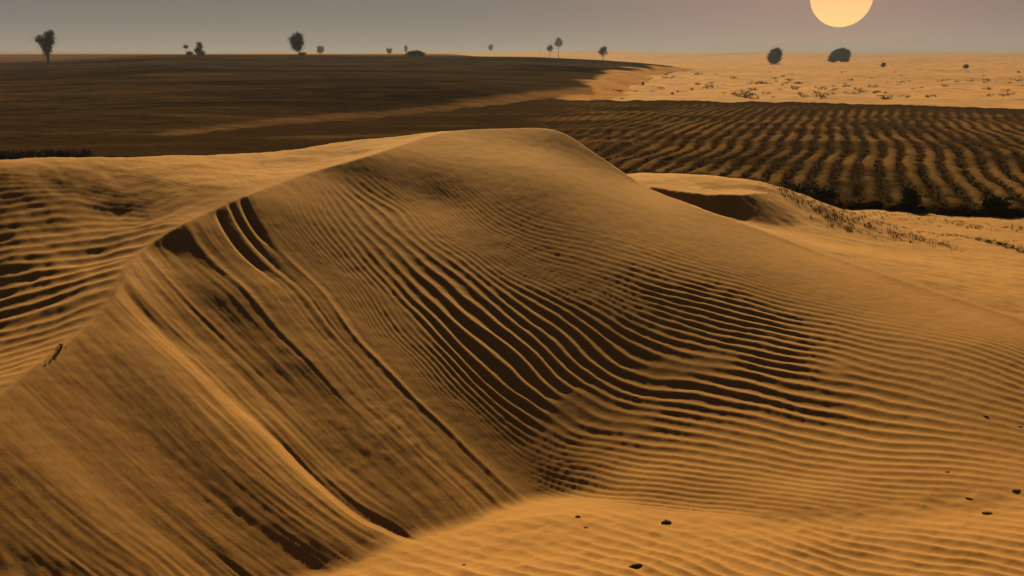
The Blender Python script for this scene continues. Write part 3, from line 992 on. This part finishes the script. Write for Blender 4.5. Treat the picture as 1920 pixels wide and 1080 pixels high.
# creeping litter in strips on the low sand, right
pts = []
STRIPS = [[(1520, 386), (1620, 400), (1720, 412), (1830, 425), (1960, 432)], [(1560, 396), (1660, 420), (1760, 440), (1900, 452)], [(1620, 432), (1700, 444), (1780, 460)], [(1830, 448), (1930, 475)], [(1455, 352), (1500, 372), (1560, 410), (1600, 425)]]
for st in STRIPS:
    w3 = [on_dune(px, py, 6, 22) for px, py in st]
    for _ in range(420):
        s_ = rng.random() * (len(w3) - 1); i = int(s_); f = s_ - i
        q = w3[i] * (1 - f) + w3[i + 1] * f
        n_ = perlin(np.array([s_ * 5.0]), np.array([len(pts) * 0.0 + st[0][0]]), 7)[0]
        if n_ < -.15: continue
        x, y = q[0] + rng.gauss(0, .10), q[1] + rng.gauss(0, .22)
        pts.append((x, y, sand_z(x, y), rng.uniform(.3, 1.0)))
o = tuft_stuff('ground_cover', pts, .032, M_LITTER, 5, 6)
tag(o, 'dark creeping plants in strips on the low sand beside field', 'ground cover')
# dark scrub behind the left flank of the dune
pts = []
for _ in range(1100):
    px = rng.uniform(-300, 165); a = azimuth(px, 290)
    q = at(px, rng.uniform(288, 299), 2.32)
    x, y = q[0], q[1]
    pts.append((x, y, field_z(x, y), rng.uniform(.5, 1.4)))
o = tuft_stuff('field_scrub', pts, .12, M_LITTER, 6, 8)
tag(o, 'dark scrub along the field edge behind left flank of dune', 'scrub')

# ================================================================== STONES AND CLODS
def stone_mesh(seed, sx, sy, sz, mat, rough=.25):
    rng = random.Random(seed)
    bm = bmesh.new()
    bmesh.ops.create_icosphere(bm, subdivisions=3, radius=1)
    off = Vector((rng.uniform(0, 9), rng.uniform(0, 9), 0))
    for v in bm.verts:
        n = float(perlin(np.array([v.co.x * 1.3 + off.x + v.co.z]), np.array([v.co.y * 1.3 + off.y - v.co.z * .7]), 3)[0])
        n2 = float(perlin(np.array([v.co.x * 3.1 + off.y]), np.array([v.co.z * 3.1 + v.co.y * 2]), 5)[0])
        v.co *= 1 + rough * n + rough * .4 * n2
        v.co.x *= sx; v.co.y *= sy; v.co.z *= sz
    for f in bm.faces: f.smooth = True
    return to_mesh(bm, 'stone', mat)

def stone(px, py, w, h, label, seed, mat=M_STONE, name='stone', cat='stone', rot=0.0, depth=.8):
    w *= .70 if px < 1300 else .45; h *= .55 if px < 1300 else .30
    q = on_dune(px, py, 3, 14)
    me = stone_mesh(seed, w / 2, w / 2 * depth, h / 2, mat)
    o = link_mesh(name, me, None, None, (q[0], q[1], sand_z(q[0], q[1]) + h * .08))
    o.rotation_euler = (0, 0, rot)
    tag(o, label, cat)
stone(1250, 983, .075, .050, 'largest dark round stone on bright sand below ripples', 1)
stone(1083, 974, .040, .028, 'small dark stone left of the largest round stone', 2)
stone(1192, 1064, .095, .045, 'long flat dark stone at bottom edge of the sand', 3, rot=.2, depth=.5)
stone(870, 1059, .028, .016, 'tiny dark pebble alone at bottom, left of long flat stone', 4, name='pebble', cat='pebble')
stone(1098, 989, .028, .018, 'tiny brown pebble just below the small dark stone', 5, M_CLOD, 'pebble', 'pebble')
stone(1850, 962, .11, .05, 'flat dark earth clod among ripples at lower right', 6, M_CLOD, 'earth_clod', 'clod', -.3, .6)
stone(1816, 938, .085, .03, 'thin brown clod up left of the flat dark clod', 7, M_CLOD, 'earth_clod', 'clod', -.6, .4)
stone(1776, 885, .05, .03, 'small clod farthest left of the lower right clods', 8, M_CLOD, 'earth_clod', 'clod', .3, .7)
stone(1905, 922, .10, .05, 'dark clod at right edge beside faint ripples', 9, M_CLOD, 'earth_clod', 'clod', .1, .6)
stone(1848, 782, .07, .03, 'dark wedge shaped clod on ripples near right edge', 10, M_CLOD, 'earth_clod', 'clod', -.7, .5)
stone(1912, 800, .07, .03, 'dark clod cut off by right edge among ripples', 11, M_CLOD, 'earth_clod', 'clod', 0, .6)
# withered stump on the left brink
q = on_dune(112, 655, 3, 9)
root = bpy.data.objects.new('withered_plant', None); COL.objects.link(root); root.location = (q[0], q[1], sand_z(q[0], q[1]))
tag(root, 'small dark withered plant on the left brink of dune', 'plant')
bm = bmesh.new()
tube(bm, [(0, 0, -.02), (.01, 0, .012), (.0, .01, .022)], [.006, .005, .003])
link_mesh('stem', to_mesh(bm, 'stem', M_BARK), None, root)
bm = bmesh.new(); rng = random.Random(8)
for _ in range(60):
    leaf(bm, (rng.gauss(0, .010), rng.gauss(0, .022), abs(rng.gauss(.004, .010))), .013, rng)
link_mesh('leaves', to_mesh(bm, 'leaves', M_LITTER), None, root)

# fine debris on the bright apron below the ripples
pts = []
for _ in range(120):
    q = on_dune(rng.gauss(1370, 90), rng.gauss(958, 12), 3, 9)
    pts.append((q[0], q[1], sand_z(q[0], q[1]), rng.uniform(.3, 1)))
o = tuft_stuff('dry_litter', pts, .007, M_LITTER, 9, 3)
tag(o, 'fine dry litter speckling the bright sand below ripples', 'litter')

# ================================================================== THE SUN
SUN_R = 4500.0
bm = bmesh.new()
bmesh.ops.create_uvsphere(bm, u_segments=96, v_segments=64, radius=SUN_R * 56.0 / F * 0.93)
for f in bm.faces: f.smooth = True
ms, t, bs = new_mat('sun_glow')
t.nodes.remove(bs)
em = t.nodes.new('ShaderNodeEmission')
tcn = t.nodes.new('ShaderNodeTexCoord'); sp_ = t.nodes.new('ShaderNodeSeparateXYZ')
t.links.new(tcn.outputs['Generated'], sp_.inputs[0])
rp = t.nodes.new('ShaderNodeValToRGB')
rp.color_ramp.elements[0].position = 0.0; rp.color_ramp.elements[0].color = (0.66, 0.390, 0.14, 1)
rp.color_ramp.elements[1].position = 0.55; rp.color_ramp.elements[1].color = (0.62, 0.280, 0.122, 1)
t.links.new(sp_.outputs['Z'], rp.inputs[0])
t.links.new(rp.outputs[0], em.inputs['Color'])
em.inputs['Strength'].default_value = 1.0
t.links.new(em.outputs[0], t.nodes['Material Output'].inputs['Surface'])
so = link_mesh('sun', to_mesh(bm, 'sun', ms), None, None, tuple(Vector((0, 0, CAM_Z)) + _dv * SUN_R))
tag(so, 'large pale orange sun hanging low above the horizon', 'sun')

# ================================================================== HAZE
HAZE_DENSITY = 0.00055
hx, hy0, hy1, hz0, hz1 = 4300.0, -4300.0, 4300.0, -12.0, 16.0
bm = bmesh.new()
bmesh.ops.create_cube(bm, size=1)
for v in bm.verts:
    v.co = Vector((v.co.x * 2 * hx, hy0 + (v.co.y + .5) * (hy1 - hy0), hz0 + (v.co.z + .5) * (hz1 - hz0)))
mh = bpy.data.materials.new('dusty_air'); mh.use_nodes = True
t = mh.node_tree; t.nodes.clear()
out = t.nodes.new('ShaderNodeOutputMaterial'); pv = t.nodes.new('ShaderNodeVolumePrincipled')
pv.inputs['Density'].default_value = HAZE_DENSITY
pv.inputs['Color'].default_value = (0.24, 0.32, 0.55, 1)
pv.inputs['Anisotropy'].default_value = 0.25
t.links.new(pv.outputs[0], out.inputs['Volume'])
ho = link_mesh('haze', to_mesh(bm, 'haze', mh), None)
ho['kind'] = 'stuff'
